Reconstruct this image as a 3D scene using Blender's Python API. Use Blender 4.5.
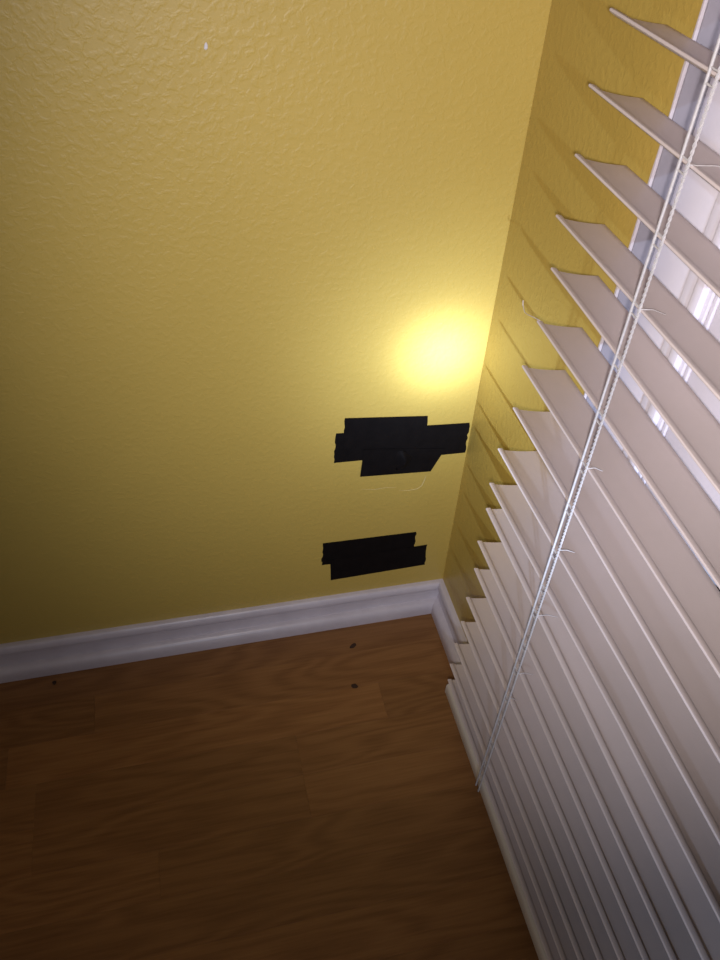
import bpy, bmesh, math, random
from mathutils import Vector, Matrix

for o in list(bpy.data.objects):
    bpy.data.objects.remove(o, do_unlink=True)
scene = bpy.context.scene
COL = scene.collection
MM = 0.001

# ------------------------------------------------------------------ camera
cam_d = bpy.data.cameras.new('camera')
cam = bpy.data.objects.new('camera', cam_d)
COL.objects.link(cam)
cam_d.sensor_fit = 'VERTICAL'
cam_d.sensor_height = 24.0
cam_d.lens = 24.0 * 807.37 / 960.0
cam_d.clip_start = 0.02
R = Matrix.Rotation(-0.2785, 4, 'Z') @ Matrix.Rotation(0.8118, 4, 'X') @ Matrix.Rotation(0.0695, 4, 'Z')
cam.matrix_world = Matrix.Translation((-0.3752, -0.7808, 1.0859)) @ R
scene.camera = cam

# ------------------------------------------------------------------ world, lights, exposure
world = bpy.data.worlds.new('world')
scene.world = world
world.use_nodes = True
bg = world.node_tree.nodes['Background']
bg.inputs['Color'].default_value = (1.0, 0.88, 0.80, 1)
bg.inputs['Strength'].default_value = 0.15


def spot(name, loc, target, watts, angle, blend, radius, color):
    d = bpy.data.lights.new(name, 'SPOT')
    d.energy = watts
    d.spot_size = math.radians(angle)
    d.spot_blend = blend
    d.shadow_soft_size = radius
    d.color = color
    o = bpy.data.objects.new(name, d)
    COL.objects.link(o)
    o.location = loc
    o.rotation_euler = (Vector(target) - Vector(loc)).to_track_quat('-Z', 'Y').to_euler()
    return o


# the photographer's phone lamp, beside the lens, lights the corner broadly
spot('phone_lamp', (-0.39, -0.83, 1.09), (-0.09, -0.20, 0.765), 23.5, 86, 1.0, 0.010, (1.0, 0.93, 0.92))
# a hand torch held lower and farther back makes the hot spot: reflector core, halo and spill
torch = spot('hand_torch', (-0.43, -1.40, 0.72), (-0.056, 0.0, 0.517), 100.0, 110, 1.0, 0.008, (0.60, 0.74, 1.0))
td = torch.data
td.use_nodes = True
tn = td.node_tree
tem = next(n for n in tn.nodes if n.type == 'EMISSION')
tco = tn.nodes.new('ShaderNodeTexCoord')
sep = tn.nodes.new('ShaderNodeSeparateXYZ')
tn.links.new(tco.outputs['Normal'], sep.inputs[0])


def tmath(op, a, b=None):
    n = tn.nodes.new('ShaderNodeMath')
    n.operation = op
    for i, v in enumerate((a, b)):
        if v is None: continue
        if isinstance(v, (int, float)): n.inputs[i].default_value = v
        else: tn.links.new(v, n.inputs[i])
    return n.outputs[0]


r2 = tmath('ADD', tmath('MULTIPLY', sep.outputs[0], sep.outputs[0]), tmath('MULTIPLY', sep.outputs[1], sep.outputs[1]))
beam = None
for amp, deg in ((4.6, 1.9), (1.6, 5.4), (0.34, 20.0)):
    k = -1.0 / math.sin(math.radians(deg)) ** 2
    term = tmath('MULTIPLY', tmath('EXPONENT', tmath('MULTIPLY', r2, k)), amp)
    beam = term if beam is None else tmath('ADD', beam, term)
tn.links.new(beam, tem.inputs['Strength'])

vs = scene.view_settings
scene.display_settings.display_device = 'sRGB'
vs.view_transform = 'Standard'
vs.look = 'None'
vs.exposure = 0.0
vs.gamma = 1.0
vs.use_curve_mapping = False

# ------------------------------------------------------------------ helpers


def tag(o, label=None, cat=None, group=None, kind=None):
    if label: o['label'] = label
    if cat: o['category'] = cat
    if group: o['group'] = group
    if kind: o['kind'] = kind
    return o


def link(name, bm, mat, parent=None, smooth=False, loc=None):
    me = bpy.data.meshes.new(name)
    bmesh.ops.recalc_face_normals(bm, faces=bm.faces[:])
    bm.to_mesh(me)
    bm.free()
    me.materials.append(mat)
    if smooth:
        for p in me.polygons:
            p.use_smooth = True
        me.set_sharp_from_angle(angle=math.radians(40))
    o = bpy.data.objects.new(name, me)
    COL.objects.link(o)
    if loc: o.location = loc
    if parent: o.parent = parent
    return o


def empty(name, loc):
    o = bpy.data.objects.new(name, None)
    o.empty_display_size = 0.05
    COL.objects.link(o)
    o.location = loc
    return o


def box(bm, x0, x1, y0, y1, z0, z1):
    v = [bm.verts.new((x, y, z)) for z in (z0, z1) for (x, y) in ((x0, y0), (x1, y0), (x1, y1), (x0, y1))]
    for f in ((0, 1, 2, 3), (4, 5, 6, 7), (0, 1, 5, 4), (1, 2, 6, 5), (2, 3, 7, 6), (3, 0, 4, 7)):
        bm.faces.new([v[i] for i in f])
    return v


def loft(bm, rings, closed=True, caps=True):
    """rings: list of lists of points, same count."""
    vr = [[bm.verts.new(p) for p in r] for r in rings]
    n = len(rings[0])
    for a, b in zip(vr[:-1], vr[1:]):
        for i in range(n if closed else n - 1):
            j = (i + 1) % n
            bm.faces.new((a[i], a[j], b[j], b[i]))
    if caps:
        bm.faces.new(vr[0])
        bm.faces.new(vr[-1])
    return vr


def tube(bm, pts, r, n=6):
    rings = []
    pts = [Vector(p) for p in pts]
    for i, p in enumerate(pts):
        t = (pts[min(i + 1, len(pts) - 1)] - pts[max(i - 1, 0)]).normalized()
        a = t.cross(Vector((0.31, 0.92, 0.22)))
        if a.length < 0.05: a = t.cross(Vector((1, 0, 0)))
        a.normalize()
        b = t.cross(a)
        rr = r[i] if isinstance(r, (list, tuple)) else r
        rings.append([p + a * (rr * math.cos(2 * math.pi * k / n)) + b * (rr * math.sin(2 * math.pi * k / n)) for k in range(n)])
    loft(bm, rings)


# ------------------------------------------------------------------ materials


def new_mat(name):
    m = bpy.data.materials.new(name)
    m.use_nodes = True
    nt = m.node_tree
    return m, nt, nt.nodes['Principled BSDF']


def N(nt, t, **kw):
    n = nt.nodes.new(t)
    for k, v in kw.items():
        setattr(n, k, v)
    return n


def inp(n, **kw):
    for k, v in kw.items():
        n.inputs[k.replace('_', ' ')].default_value = v


def ramp(nt, stops):
    r = nt.nodes.new('ShaderNodeValToRGB')
    el = r.color_ramp.elements
    while len(el) < len(stops): el.new(0.5)
    for e, (p, c) in zip(el, stops):
        e.position = p
        e.color = (*c, 1)
    return r


def paint(name, ca, cb, rough=0.5, noise=12.0, bump=0.0, bump_scale=300.0, spec=0.5):
    m, nt, b = new_mat(name)
    tc = N(nt, 'ShaderNodeTexCoord')
    n1 = N(nt, 'ShaderNodeTexNoise')
    inp(n1, Scale=noise, Detail=6.0, Roughness=0.6)
    nt.links.new(tc.outputs['Object'], n1.inputs['Vector'])
    r = ramp(nt, [(0.35, ca), (0.65, cb)])
    nt.links.new(n1.outputs['Fac'], r.inputs['Fac'])
    nt.links.new(r.outputs['Color'], b.inputs['Base Color'])
    b.inputs['Roughness'].default_value = rough
    b.inputs['Specular IOR Level'].default_value = spec
    if bump:
        n2 = N(nt, 'ShaderNodeTexNoise')
        inp(n2, Scale=bump_scale, Detail=3.0)
        nt.links.new(tc.outputs['Object'], n2.inputs['Vector'])
        bp = N(nt, 'ShaderNodeBump')
        inp(bp, Strength=bump, Distance=0.001)
        nt.links.new(n2.outputs['Fac'], bp.inputs['Height'])
        nt.links.new(bp.outputs['Normal'], b.inputs['Normal'])
    return m


def wall_material():
    m, nt, b = new_mat('yellow_wall_paint')
    tc = N(nt, 'ShaderNodeTexCoord')
    big = N(nt, 'ShaderNodeTexNoise')
    inp(big, Scale=4.0, Detail=4.0)
    nt.links.new(tc.outputs['Object'], big.inputs['Vector'])
    r = ramp(nt, [(0.3, (0.462, 0.324, 0.072)), (0.7, (0.492, 0.346, 0.080))])
    nt.links.new(big.outputs['Fac'], r.inputs['Fac'])
    nt.links.new(r.outputs['Color'], b.inputs['Base Color'])
    b.inputs['Roughness'].default_value = 0.42
    b.inputs['Specular IOR Level'].default_value = 0.45
    # sprayed orange-peel plaster: flattened splats over a finer stipple
    vor = N(nt, 'ShaderNodeTexNoise')
    inp(vor, Scale=135.0, Detail=2.0, Roughness=0.5, Distortion=0.35)
    nt.links.new(tc.outputs['Object'], vor.inputs['Vector'])
    sm = N(nt, 'ShaderNodeMapRange')
    sm.interpolation_type = 'SMOOTHSTEP'
    inp(sm, From_Min=0.42, From_Max=0.66)
    nt.links.new(vor.outputs['Fac'], sm.inputs['Value'])
    fine = N(nt, 'ShaderNodeTexNoise')
    inp(fine, Scale=260.0, Detail=2.0)
    nt.links.new(tc.outputs['Object'], fine.inputs['Vector'])
    add = N(nt, 'ShaderNodeMath', operation='MULTIPLY_ADD')
    add.inputs[1].default_value = 0.22
    nt.links.new(fine.outputs['Fac'], add.inputs[0])
    nt.links.new(sm.outputs['Result'], add.inputs[2])
    bp = N(nt, 'ShaderNodeBump')
    inp(bp, Strength=0.24, Distance=0.0009)
    nt.links.new(add.outputs[0], bp.inputs['Height'])
    nt.links.new(bp.outputs['Normal'], b.inputs['Normal'])
    return m


def wood_material():
    m, nt, b = new_mat('oak_laminate')
    tc = N(nt, 'ShaderNodeTexCoord')
    oi = N(nt, 'ShaderNodeObjectInfo')
    off = N(nt, 'ShaderNodeVectorMath', operation='SCALE')
    off.inputs[0].default_value = (13.0, 7.0, 3.0)
    nt.links.new(oi.outputs['Random'], off.inputs['Scale'])
    pos = N(nt, 'ShaderNodeVectorMath', operation='ADD')
    nt.links.new(tc.outputs['Object'], pos.inputs[0])
    nt.links.new(off.outputs[0], pos.inputs[1])
    mp = N(nt, 'ShaderNodeMapping')
    mp.inputs['Scale'].default_value = (2.4, 13.0, 1.0)
    nt.links.new(pos.outputs[0], mp.inputs['Vector'])
    warp = N(nt, 'ShaderNodeTexNoise')
    inp(warp, Scale=1.0, Detail=2.0, Roughness=0.4)
    nt.links.new(mp.outputs[0], warp.inputs['Vector'])
    # growth rings: bands of a slow noise field give straight grain and cathedral arches
    mul = N(nt, 'ShaderNodeMath', operation='MULTIPLY')
    mul.inputs[1].default_value = 78.0
    nt.links.new(warp.outputs['Fac'], mul.inputs[0])
    sn = N(nt, 'ShaderNodeMath', operation='SINE')
    nt.links.new(mul.outputs[0], sn.inputs[0])
    mr = N(nt, 'ShaderNodeMapRange')
    inp(mr, From_Min=-1.0, From_Max=1.0)
    nt.links.new(sn.outputs[0], mr.inputs['Value'])
    # pores: short dark streaks
    mp2 = N(nt, 'ShaderNodeMapping')
    mp2.inputs['Scale'].default_value = (14.0, 320.0, 1.0)
    nt.links.new(pos.outputs[0], mp2.inputs['Vector'])
    pore = N(nt, 'ShaderNodeTexNoise')
    inp(pore, Scale=1.0, Detail=4.0, Roughness=0.65)
    nt.links.new(mp2.outputs[0], pore.inputs['Vector'])
    mix = N(nt, 'ShaderNodeMath', operation='MULTIPLY_ADD')
    mix.inputs[1].default_value = 0.22
    nt.links.new(mr.outputs['Result'], mix.inputs[0])
    p2 = N(nt, 'ShaderNodeMath', operation='MULTIPLY')
    p2.inputs[1].default_value = 0.76
    nt.links.new(pore.outputs['Fac'], p2.inputs[0])
    nt.links.new(p2.outputs[0], mix.inputs[2])
    r = ramp(nt, [(0.15, (0.160, 0.066, 0.021)), (0.5, (0.238, 0.108, 0.037)), (0.85, (0.305, 0.147, 0.053))])
    nt.links.new(mix.outputs[0], r.inputs['Fac'])
    hsv = N(nt, 'ShaderNodeHueSaturation')
    nt.links.new(oi.outputs['Color'], hsv.inputs['Value'])
    nt.links.new(r.outputs['Color'], hsv.inputs['Color'])
    nt.links.new(hsv.outputs['Color'], b.inputs['Base Color'])
    b.inputs['Roughness'].default_value = 0.5
    b.inputs['Specular IOR Level'].default_value = 0.35
    bp = N(nt, 'ShaderNodeBump')
    inp(bp, Strength=0.15, Distance=0.0004)
    nt.links.new(pore.outputs['Fac'], bp.inputs['Height'])
    nt.links.new(bp.outputs['Normal'], b.inputs['Normal'])
    return m


M_WALL = wall_material()
M_WOOD = wood_material()
M_SUB = paint('dark_underlay', (0.03, 0.016, 0.008), (0.04, 0.02, 0.01), 0.8)
M_TRIM = paint('white_gloss_trim', (0.54, 0.49, 0.53), (0.60, 0.55, 0.59), 0.32, 25.0, 0.06, 120.0)
M_VINYL = paint('white_vinyl', (0.76, 0.72, 0.80), (0.80, 0.76, 0.84), 0.35, 8.0)
M_JAMB = paint('grey_metal_jamb', (0.25, 0.235, 0.27), (0.29, 0.27, 0.31), 0.45, 20.0)
M_GASKET = paint('dark_gasket', (0.02, 0.02, 0.025), (0.03, 0.03, 0.035), 0.6)
M_SLAT = paint('cream_slat', (0.555, 0.475, 0.455), (0.600, 0.515, 0.500), 0.45, 6.0, 0.05, 500.0, 0.4)
M_RAIL = paint('cream_rail', (0.55, 0.49, 0.42), (0.60, 0.53, 0.45), 0.4, 6.0)
M_CORD = paint('white_cord', (0.42, 0.395, 0.395), (0.52, 0.485, 0.485), 0.7, 200.0)
M_TAPE = paint('black_cloth_tape', (0.0042, 0.0031, 0.0031), (0.0060, 0.0046, 0.0046), 0.6, 60.0, 0.2, 700.0, 0.10)
M_CRUMB = paint('dark_debris', (0.035, 0.016, 0.008), (0.05, 0.022, 0.01), 0.9, 300.0)
M_CHIP = paint('bare_plaster', (0.62, 0.58, 0.60), (0.70, 0.66, 0.66), 0.8, 300.0)
M_SCUFF = paint('plaster_smear', (0.54, 0.42, 0.15), (0.58, 0.46, 0.19), 0.5, 90.0)
M_GLASS, _nt, _b = new_mat('dark_window_glass')
_n = N(_nt, 'ShaderNodeTexNoise')
inp(_n, Scale=3.0)
_r = ramp(_nt, [(0.3, (0.012, 0.013, 0.016)), (0.7, (0.016, 0.017, 0.02))])
_nt.links.new(_n.outputs['Fac'], _r.inputs['Fac'])
_nt.links.new(_r.outputs['Color'], _b.inputs['Base Color'])
_b.inputs['Roughness'].default_value = 0.05

# ------------------------------------------------------------------ structure: walls
XL, YF, H = -2.6, -2.4, 2.40          # how far the two walls run, ceiling height
OP0, OP1, OPH = -0.2337, -1.70, 2.05   # door opening along the right wall

bm = bmesh.new()
box(bm, XL, 0.12, 0.0, 0.12, 0.0, H)
wall_back = tag(link('wall_back', bm, M_WALL), 'yellow textured plaster wall behind the two black tape patches', 'wall', kind='structure')

bm = bmesh.new()
box(bm, 0.0, 0.12, OP0, 0.0, 0.0, H)
box(bm, 0.0, 0.12, YF, OP1, 0.0, H)
box(bm, 0.0, 0.12, OP1, OP0, OPH, H)
wall_right = tag(link('wall_right', bm, M_WALL), 'yellow textured side wall between the corner and the blind', 'wall', kind='structure')

# small flaws of the back wall
bm = bmesh.new()
pts = [(-2.0, -2.2), (-0.3, -3.4), (1.3, -2.0), (1.6, 0.8), (0.6, 3.2), (-0.9, 2.2), (-1.6, 0.4)]
loft(bm, [[(-0.319 + a * MM, 0.0, 0.868 + c * MM) for a, c in pts], [(-0.319 + a * .7 * MM, -0.0006, 0.868 + c * .7 * MM) for a, c in pts]])
link('paint_chip', bm, M_CHIP, wall_back)['label'] = 'tiny white chip in the yellow paint'
bm = bmesh.new()
tube(bm, [(-0.093, -0.0004, 0.285), (-0.080, -0.0006, 0.2835), (-0.066, -0.0007, 0.2845), (-0.0600, -0.0008, 0.2900), (-0.0570, -0.0006, 0.300), (-0.0555, -0.0004, 0.309)],
     [0.0002, 0.0005, 0.0007, 0.0008, 0.0009, 0.0003], 6)
tube(bm, [(-0.150, -0.0004, 0.298), (-0.130, -0.0006, 0.294), (-0.112, -0.0006, 0.295), (-0.098, -0.0004, 0.292)], [0.0002, 0.0004, 0.0004, 0.0002], 6)
link('plaster_smear', bm, M_SCUFF, wall_back, True)['label'] = 'thin pale smear below the upper tape patch'

# white chipped corner edge where wall and door reveal meet
bm = bmesh.new()
rng = random.Random(4)
rings = []
z = 0.0
while z < OPH + 0.001:
    w = 0.0022 + 0.0010 * math.sin(z * 61) * math.sin(z * 17 + 1) + rng.uniform(-.0004, .0004)
    if 0.845 < z < 0.895: w *= 0.45
    rings.append([(0.0, OP0 + w, z), (-0.0011, OP0 + w * 0.6, z), (-0.0011, OP0 - 0.0007, z), (0.004, OP0 - 0.0009, z), (0.004, OP0, z)])
    z += 0.0125
loft(bm, rings)
tag(link('trim_1', bm, M_TRIM), 'thin chipped white edge strip where the wall meets the grey jamb', 'trim', kind='structure')

# ------------------------------------------------------------------ structure: floor of oak strips
bm = bmesh.new()
box(bm, XL, 0.12, YF, 0.12, -0.03, -0.008)
floor = tag(link('floor', bm, M_SUB), 'brown oak laminate floor of narrow staggered strips', 'floor', kind='structure')
W_STRIP = 0.0620
rng = random.Random(11)
fixed = {2: -0.137, 3: -0.277, 4: -0.277, 1: -0.560, 0: -0.760, 5: -0.480, 6: -0.700, 7: -0.900}
tone = {(2, 0): 0.93, (2, 1): 1.13, (3, 0): 1.02, (3, 1): 0.97, (4, 0): 1.07, (4, 1): 0.98, (0, 0): 0.92, (1, 0): 1.0, (5, 0): 0.95, (6, 0): 0.93}
strip_cache = {}


def strip_mesh(length):
    key = round(length, 3)
    if key in strip_cache: return strip_cache[key]
    b2 = bmesh.new()
    g, c = 0.00005, 0.00025
    L, Wd = length, W_STRIP
    base = [(g, -Wd + g), (L - g, -Wd + g), (L - g, -g), (g, -g)]
    topr = [(g + c, -Wd + g + c), (L - g - c, -Wd + g + c), (L - g - c, -g - c), (g + c, -g - c)]
    loft(b2, [[(x, y, -0.008) for x, y in base], [(x, y, -0.00010) for x, y in base], [(x, y, 0.0) for x, y in topr]])
    bmesh.ops.recalc_face_normals(b2, faces=b2.faces[:])
    me = bpy.data.meshes.new('floor_strip')
    b2.to_mesh(me)
    b2.free()
    me.materials.append(M_WOOD)
    strip_cache[key] = me
    return me


row = 0
y = -0.004
while y > -1.20:
    j = fixed.get(row, rng.uniform(-0.5, -0.1))
    cuts = [0.0]
    x = j
    cuts.append(x)
    while x > -1.45:
        x -= rng.choice((0.36, 0.42, 0.48, 0.54))
        cuts.append(max(x, -1.6))
    for q, (a, c) in enumerate(zip(cuts[1:], cuts[:-1])):
        if c - a < 0.02: continue
        o = bpy.data.objects.new('floor_strip', strip_mesh(c - a))
        COL.objects.link(o)
        o.location = (a, y, 0.0)
        tv = tone.get((row, q), rng.uniform(0.9, 1.06))
        o.color = (tv, tv, tv, 1.0)
        o.parent = floor
    y -= W_STRIP
    row += 1
# the part of the floor behind the camera, never in view: one sheet of the same laminate
bm = bmesh.new()
box(bm, XL, 0.0, YF, y, -0.008, 0.0)
box(bm, XL, -1.6, y, -0.004, -0.008, 0.0)
link('floor_far_part', bm, M_WOOD, floor)

# ------------------------------------------------------------------ baseboards
PROF = [(0.0, 0.0), (17.0, 0.0), (17.6, 7.0), (17.6, 15.0), (17.0, 19.5), (15.2, 23.4), (12.2, 26.2), (8.8, 27.4), (6.2, 27.8), (5.6, 31.0), (5.6, 50.0), (6.2, 52.6), (8.6, 54.0),
        (9.8, 56.5), (9.8, 61.0), (9.3, 65.0), (8.3, 68.0), (6.9, 69.8), (5.2, 70.5), (0.0, 70.8)]


def prof(k):
    # k scales the part above the lower bead: the old moulding is not quite the same height all along
    return [(t, h if h < 28 else 27.8 + (h - 27.8) * k) for t, h in PROF]


bm = bmesh.new()
loft(bm, [[(XL, -t * MM, h * MM) for t, h in prof(1.06)], [(-0.7, -t * MM, h * MM) for t, h in prof(1.06)], [(-t * MM, -t * MM, h * MM) for t, h in prof(0.92)]])
tag(link('baseboard_back', bm, M_TRIM, smooth=True), 'white moulded baseboard along the long yellow wall under the tape', 'baseboard', kind='structure')
bm = bmesh.new()
loft(bm, [[(-t * MM, -t * MM - 0.0002, h * MM) for t, h in prof(0.92)], [(-t * MM, OP0 + 0.004, h * MM) for t, h in prof(0.96)]])
tag(link('baseboard_right', bm, M_TRIM, smooth=True), 'short white moulded baseboard running from the corner behind the blind', 'baseboard', kind='structure')

# ------------------------------------------------------------------ the white sliding door behind the blind
door = tag(empty('door_1', (0.03, OP0 - 0.3, 0.0)), 'white framed glass door with grey jamb behind the blind', 'door', kind='structure')


def dpart(name, mat, boxes, label=None, bev=0.0012):
    b2 = bmesh.new()
    for bx in boxes: box(b2, *bx)
    if bev:
        bmesh.ops.bevel(b2, geom=b2.edges[:], offset=bev, segments=2, affect='EDGES', profile=0.6)
    o = link(name, b2, mat, door, True)
    o.location = -Vector(door.location)
    if label: o['label'] = label
    return o


zt = OPH
dpart('jamb', M_JAMB, [(0.0015, 0.0225, OP0 - 0.0022, OP0 - 0.0002, 0.0, zt)], 'grey metal jamb lining the opening', 0)
dpart('frame_face', M_VINYL, [(0.0225, 0.09, -0.2885, OP0, 0.0, zt)])
dpart('frame_step', M_VINYL, [(0.0205, 0.09, -0.3045, -0.2887, 0.0, zt)])
dpart('frame_bead', M_VINYL, [(0.0165, 0.09, -0.3160, -0.3047, 0.0, zt)], None, 0.003)
dpart('frame_lip', M_VINYL, [(0.0225, 0.09, -0.3208, -0.3162, 0.0, zt)], None, 0.0006)
dpart('gasket', M_GASKET, [(0.030, 0.09, -0.3232, -0.3209, 0.0, zt)], 'dark rubber seal', 0)
dpart('seal_strip', M_VINYL, [(0.0235, 0.09, -0.3270, -0.3233, 0.0, zt)], None, 0.0006)
dpart('gasket', M_GASKET, [(0.032, 0.09, -0.3284, -0.3271, 0.0, zt)], 'dark rubber seal', 0)
dpart('stile', M_VINYL, [(0.0245, 0.085, -0.4300, -0.3285, 0.03, zt - 0.05)], None, 0.002)
dpart('stile', M_VINYL, [(0.0245, 0.085, OP1 + 0.03, OP1 + 0.13, 0.03, zt - 0.05)], None, 0.002)
dpart('bottom_rail', M_VINYL, [(0.0245, 0.085, OP1 + 0.13, -0.43, 0.03, 0.15)], None, 0.002)
dpart('top_rail', M_VINYL, [(0.0245, 0.085, OP1 + 0.13, -0.43, zt - 0.15, zt - 0.05)], None, 0.002)
dpart('frame_head', M_VINYL, [(0.0225, 0.09, OP1, -0.3285, zt - 0.048, zt)])
dpart('frame_face', M_VINYL, [(0.0225, 0.09, OP1, OP1 + 0.028, 0.0, zt)])
dpart('threshold', M_JAMB, [(0.0, 0.12, OP1, -0.3285, 0.0, 0.028)])
dpart('pane', M_GLASS, [(0.050, 0.058, OP1 + 0.13, -0.43, 0.15, zt - 0.15)], 'dark night-time glass pane', 0)

# ------------------------------------------------------------------ the blind
D = 57.55
blind = tag(empty('venetian_blind', (-0.03, -0.95, 0.06)), 'cream horizontal slat blind hanging in front of the white door', 'blind')
BL = Vector(blind.location)


def bpart(name, b2, mat, label=None, smooth=True, parent=None):
    o = link(name, b2, mat, parent or blind, smooth)
    if parent is None: o.location = -BL
    if label: o['label'] = label
    return o


# cross-section of a slat in mm: u from the front edge towards the wall, v up
TOP = [(0.0, -1.9), (0.12, -0.9), (0.7, -0.2), (1.5, 0.0), (5.2, -0.1), (6.0, -0.6), (6.6, -1.6), (7.3, -2.2), (8.2, -2.4)]
TOP += [(8.2 + (47.6 - 8.2) * i / 8.0, -2.5 - 0.5 * math.sin(math.pi * i / 8.0) + 1.9 * (i / 8.0) ** 2) for i in range(1, 9)]
BOT = [(48.0, -0.9), (48.0, -2.6), (47.5, -3.2), (38.0, -4.6), (25.0, -5.4), (12.0, -5.2), (6.5, -4.6), (2.5, -3.4), (0.8, -2.6), (0.2, -2.0)]
SEC = TOP + BOT
DROP = -11.6
tips = {0: (-211.7, 947.8), 1: (-207.0, 897.1), 2: (-210.4, 847.1), 3: (-202.6, 793.7), 4: (-214.7, 751.9), 5: (-212.0, 697.7), 6: (-203.6, 642.5),
        7: (-204.9, 592.4), 8: (-193.1, 527.8), 9: (-191.3, 475.3), 10: (-196.4, 440.0), 11: (-193.5, 382.1), 12: (-200.1, 339.5), 13: (-196.5, 278.5),
        14: (-196.5, 228.0), 15: (-192.0, 172.0), 16: (-193.0, 124.0), 17: (-197.0, 91.0)}
rng = random.Random(3)
Y_END = -1735.0
YS = [0.0, 0.01, 0.03, 0.06, 0.1, 0.15, 0.2, 0.3, 0.5, 0.75, 1.0]


def slat_z(k):
    return 946.9 - 50.63 * k


def build_slat(k):
    y0, ztip = tips.get(k, (-204.0 + rng.uniform(-5, 5), slat_z(k) + rng.uniform(-3, 3)))
    zn = slat_z(k)
    if k == 17: zn = 93.0
    drop = DROP + rng.uniform(-0.8, 0.8)
    dx = 0.0
    if k == 10:
        dx, drop, zn, ztip, y0 = -1.2, -6.0, zn + 2.5, ztip + 2.5, y0 - 2.0
    b2 = bmesh.new()
    rings = []
    for s in YS:
        yy = y0 + (Y_END - y0) * s
        w = max(0.0, min(1.0, (yy + 560.0) / (y0 + 560.0)))
        w = w * w * (3 - 2 * w) * 0.6 + 0.4 * w
        zz = zn + (ztip - zn) * w
        rings.append([((-D + dx + u) * MM, yy * MM, (zz + v + drop * u / 48.0) * MM) for u, v in SEC])
    loft(b2, rings)
    lab = 'slat tipped forward with a bright front edge' if k == 10 else None
    return bpart('slat', b2, M_SLAT, lab)


for k in range(17, -22, -1):
    build_slat(k)

# bottom rail with end cap
RS = [(0.5, 57.5), (0.0, 59.0), (0.0, 74.0), (1.6, 77.5), (4.5, 79.0), (46.0, 72.0), (49.0, 70.0), (50.0, 66.0), (50.0, 54.0), (48.5, 52.5)]
bm = bmesh.new()
loft(bm, [[((-D + u) * MM, yy * MM, v * MM) for u, v in RS] for yy in (-199.0, -400.0, Y_END)])
rail = bpart('bottom_rail', bm, M_RAIL, 'thicker cream bottom rail of the blind')
bm = bmesh.new()
loft(bm, [[((-D + 25 + (u - 25) * 1.01) * MM, yy * MM, (66 + (v - 66) * 1.02) * MM) for u, v in RS] for yy in (-197.4, -198.95)])
cap = link('end_cap', bm, M_RAIL, rail)
# head rail
bm = bmesh.new()
box(bm, -0.0620, -0.0030, Y_END * MM, -0.200, 2.055, 2.105)
bmesh.ops.bevel(bm, geom=bm.edges[:], offset=0.003, segments=2, affect='EDGES')
bpart('head_rail', bm, M_RAIL)

# cords: a plain string and a twisted one side by side, tied with rungs at every slat edge
XC = (-D - 2.2) * MM
TOPZ = 2.06


def ladder(yc, z_end):
    lean = 0.004
    b2 = bmesh.new()
    zs = [z_end + (TOPZ - z_end) * i / 40.0 for i in range(41)]
    tube(b2, [(XC, yc - lean * zz, zz) for zz in zs], 0.00105, 7)
    lad = bpart('ladder_cord', b2, M_CORD)
    # twisted strand pair
    y2 = yc - 0.0088
    b2 = bmesh.new()
    hi = 1.05 if yc > -0.5 else z_end + 0.1
    n = int((hi - z_end) / 0.0011)
    for ph in (0.0, math.pi):
        pp = []
        for i in range(n + 1):
            zz = z_end + (hi - z_end) * i / n
            a = ph + zz * 2 * math.pi / 0.0085
            pp.append((XC + 0.00055 * math.cos(a), y2 - lean * zz + 0.00075 * math.sin(a), zz))
        tube(b2, pp, 0.00066, 5)
    tube(b2, [(XC, y2 - lean * hi, hi), (XC, y2 - lean * TOPZ, TOPZ)], 0.0012, 6)
    link('twisted_strand', b2, M_CORD, lad, True)
    for k in range(17, -22, -1):
        b2 = bmesh.new()
        if k in tips:
            t = max(0.0, (yc * 1000 + 560) / (tips[k][0] + 560))
            t = t * t * (3 - 2 * t) * 0.6 + 0.4 * t if yc > -0.56 else 0
            zz = (slat_z(k) if k != 17 else 93.0) * (1 - t) + tips[k][1] * t
        else:
            zz = slat_z(k)
        if k == 10: zz += 2.5
        for dz in (2.2, -6.5):
            lz = lean * zz * MM
            cx_ = XC
            tube(b2, [(cx_, yc - lz, (zz + dz) * MM), (cx_ + 0.0002, yc - lz - 0.0044, (zz + dz - 0.3) * MM), (cx_, y2 - lz, (zz + dz) * MM)], 0.0008, 5)
        link('rung', b2, M_CORD, lad, True)
    return lad


lad = ladder(-0.341, 0.058)
ladder(-0.98, 0.058)
ladder(-1.60, 0.058)

# frayed threads that stick out sideways from the cord, one hooked on a slat end
for k, ln, up in ((1, 0.040, 4.0), (3, 0.020, 2.0), (6, 0.014, 3.0), (8, 0.015, 1.5), (10, 0.022, 2.5), (12, 0.018, 2.0), (13, 0.008, 1.0)):
    bm = bmesh.new()
    zz = (slat_z(k) - 0.5 + (2.5 if k == 10 else 0.0)) * MM
    yy = -0.3498 - 0.004 * zz
    tube(bm, [(XC, yy, zz + 0.0006), (XC + ln * 0.5, yy - 0.001, zz - 0.0115 * ln * 0.5 / 0.048 + 0.0005 + up * MM), (XC + ln, yy - 0.003, zz - 0.0115 * ln / 0.048 + up * 0.7 * MM)],
         [0.0005, 0.0004, 0.00025], 5)
    link('loose_thread', bm, M_CORD, lad, True)
bm = bmesh.new()
tube(bm, [(-0.0560, -0.214, 0.6985), (-0.0580, -0.205, 0.6965), (-0.0585, -0.194, 0.6925), (-0.0580, -0.187, 0.6905), (-0.0575, -0.180, 0.693), (-0.0570, -0.1770, 0.697)], 0.0004, 6)
bpart('loose_thread', bm, M_SLAT, 'thread curling off the end of a slat')

# ------------------------------------------------------------------ black tape patches


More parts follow.
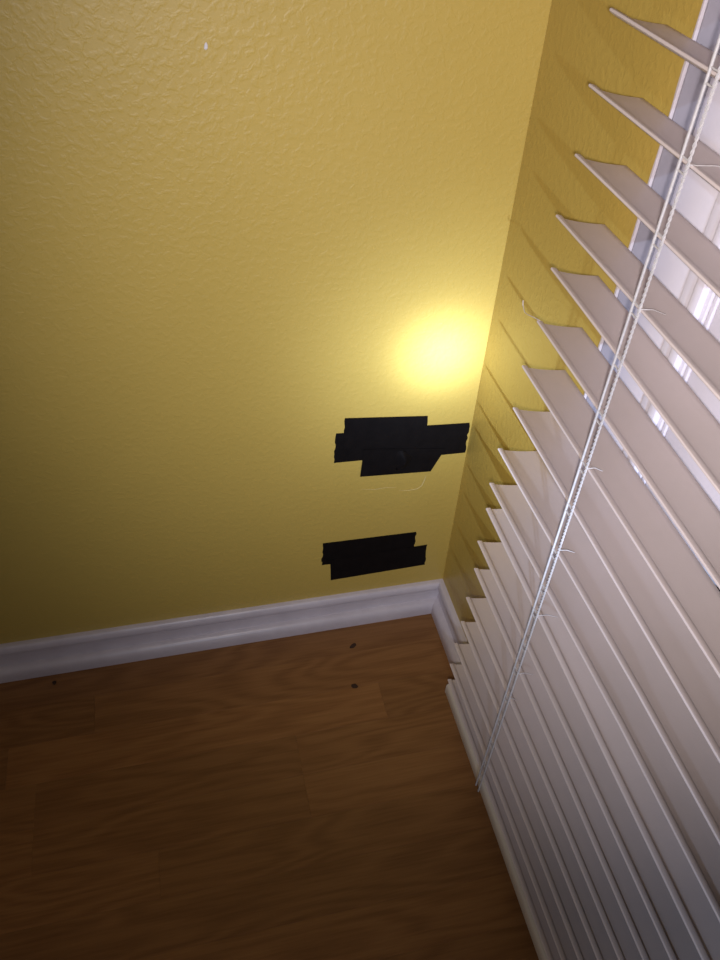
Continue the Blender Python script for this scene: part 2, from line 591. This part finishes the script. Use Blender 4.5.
def strip_outline(corners, seed, ragged):
    """corners: bl, br, tr, tl in (x, z) mm; the two ends listed in ragged get torn edges"""
    rg = random.Random(seed)
    bl, br, tr, tl = [Vector(c) for c in corners]
    out = []
    nb = 10
    for i in range(nb): out.append(bl.lerp(br, i / nb))
    for i in range(nb): out.append(br.lerp(tr, i / nb) + (Vector((rg.uniform(-1.1, 1.1), 0)) if 0 < i and 'r' in ragged else Vector((0, 0))))
    for i in range(nb): out.append(tr.lerp(tl, i / nb))
    for i in range(nb): out.append(tl.lerp(bl, i / nb) + (Vector((rg.uniform(-1.1, 1.1), 0)) if 0 < i and 'l' in ragged else Vector((0, 0))))
    return out


def tape_patch(label, base, strips):
    p = tag(empty('tape_patch', base), label, 'tape', 'black tape patches on the yellow wall')
    for i, (corners, ragged) in enumerate(strips):
        b2 = bmesh.new()
        o2 = strip_outline(corners, i + int(abs(corners[0][1])), ragged)
        y_a, y_b = -0.00008 - 0.00035 * i, -0.00045 - 0.00035 * i
        back = [(a.x * MM - base[0], y_a - base[1], a.y * MM - base[2]) for a in o2]
        front = [(a.x * MM - base[0], y_b - base[1], a.y * MM - base[2]) for a in o2]
        loft(b2, [back, front])
        link('tape_strip', b2, M_TAPE, p)
    return p


upper = tape_patch('larger black tape patch of overlapping strips reaching the corner', (-0.1, 0.0, 0.32), [
    ([(-190, 354), (-100, 351), (-98, 400), (-188.5, 405.5)], 'l'),
    ([(-103, 347), (-2.5, 344), (-4.0, 398), (-100, 404)], 'r'),
    ([(-178, 378), (-64, 368), (-65.5, 418.5), (-178, 430)], 'lr'),
    ([(-152.5, 323), (-50, 316.5), (-33, 357), (-150, 373)], ''),
])
# wrinkle standing up in the upper patch
bm = bmesh.new()
bx, bz = -0.097, 0.352
rings = []
for i in range(9):
    t = i / 8.0
    h = math.sin(math.pi * t)
    zc = bz - 0.034 * t + 0.010
    rings.append([(bx + (0.004 + 0.005 * h) * sx - bx * 0 + 0.006 * math.sin(3 * t), -0.0015 - 0.0052 * h * hh, zc) for sx, hh in ((-1.3, 0), (-0.7, .35), (-.2, .95), (.15, 1.0), (.6, .4), (1.2, 0))])
loft(bm, rings)
o = link('wrinkle', bm, M_TAPE, upper, True)
o.location = -Vector(upper.location)
tape_patch('smaller black tape patch of two strips just above the baseboard', (-0.12, 0.0, 0.105), [
    ([(-203, 146), (-57, 140), (-58, 191.5), (-202, 195)], 'lr'),
    ([(-188, 107), (-35.5, 111), (-37, 158.5), (-190, 155)], 'r'),
])

# ------------------------------------------------------------------ crumbs on the floor
for i, (cx, cy, sx, sy, rz, lab) in enumerate(((-0.162, -0.056, 6.0, 3.2, 0.5, 'dark crumb on the floor closest to the corner baseboard'),
                                               (-0.175, -0.127, 6.0, 3.0, -0.6, 'dark crumb on the pale floor strip, farther from the baseboard'),
                                               (-0.618, -0.032, 3.6, 2.4, 0.1, 'tiny dark crumb beside the long baseboard at far left'))):
    rg = random.Random(40 + i)
    bm = bmesh.new()
    bmesh.ops.create_icosphere(bm, subdivisions=2, radius=1.0)
    for v in bm.verts:
        f = 1 + rg.uniform(-0.25, 0.25) + 0.4 * math.sin(2.2 * v.co.x + i)
        v.co = Vector((v.co.x * sx * f, v.co.y * sy * f, (v.co.z + 0.9) * 0.9)) * MM
        v.co.z = max(v.co.z, 0.0)
    o = link('floor_crumb', bm, M_CRUMB, None, True, (cx, cy, 0.0001))
    o.rotation_euler.z = rz
    tag(o, lab, 'crumb', 'crumbs on the floor')
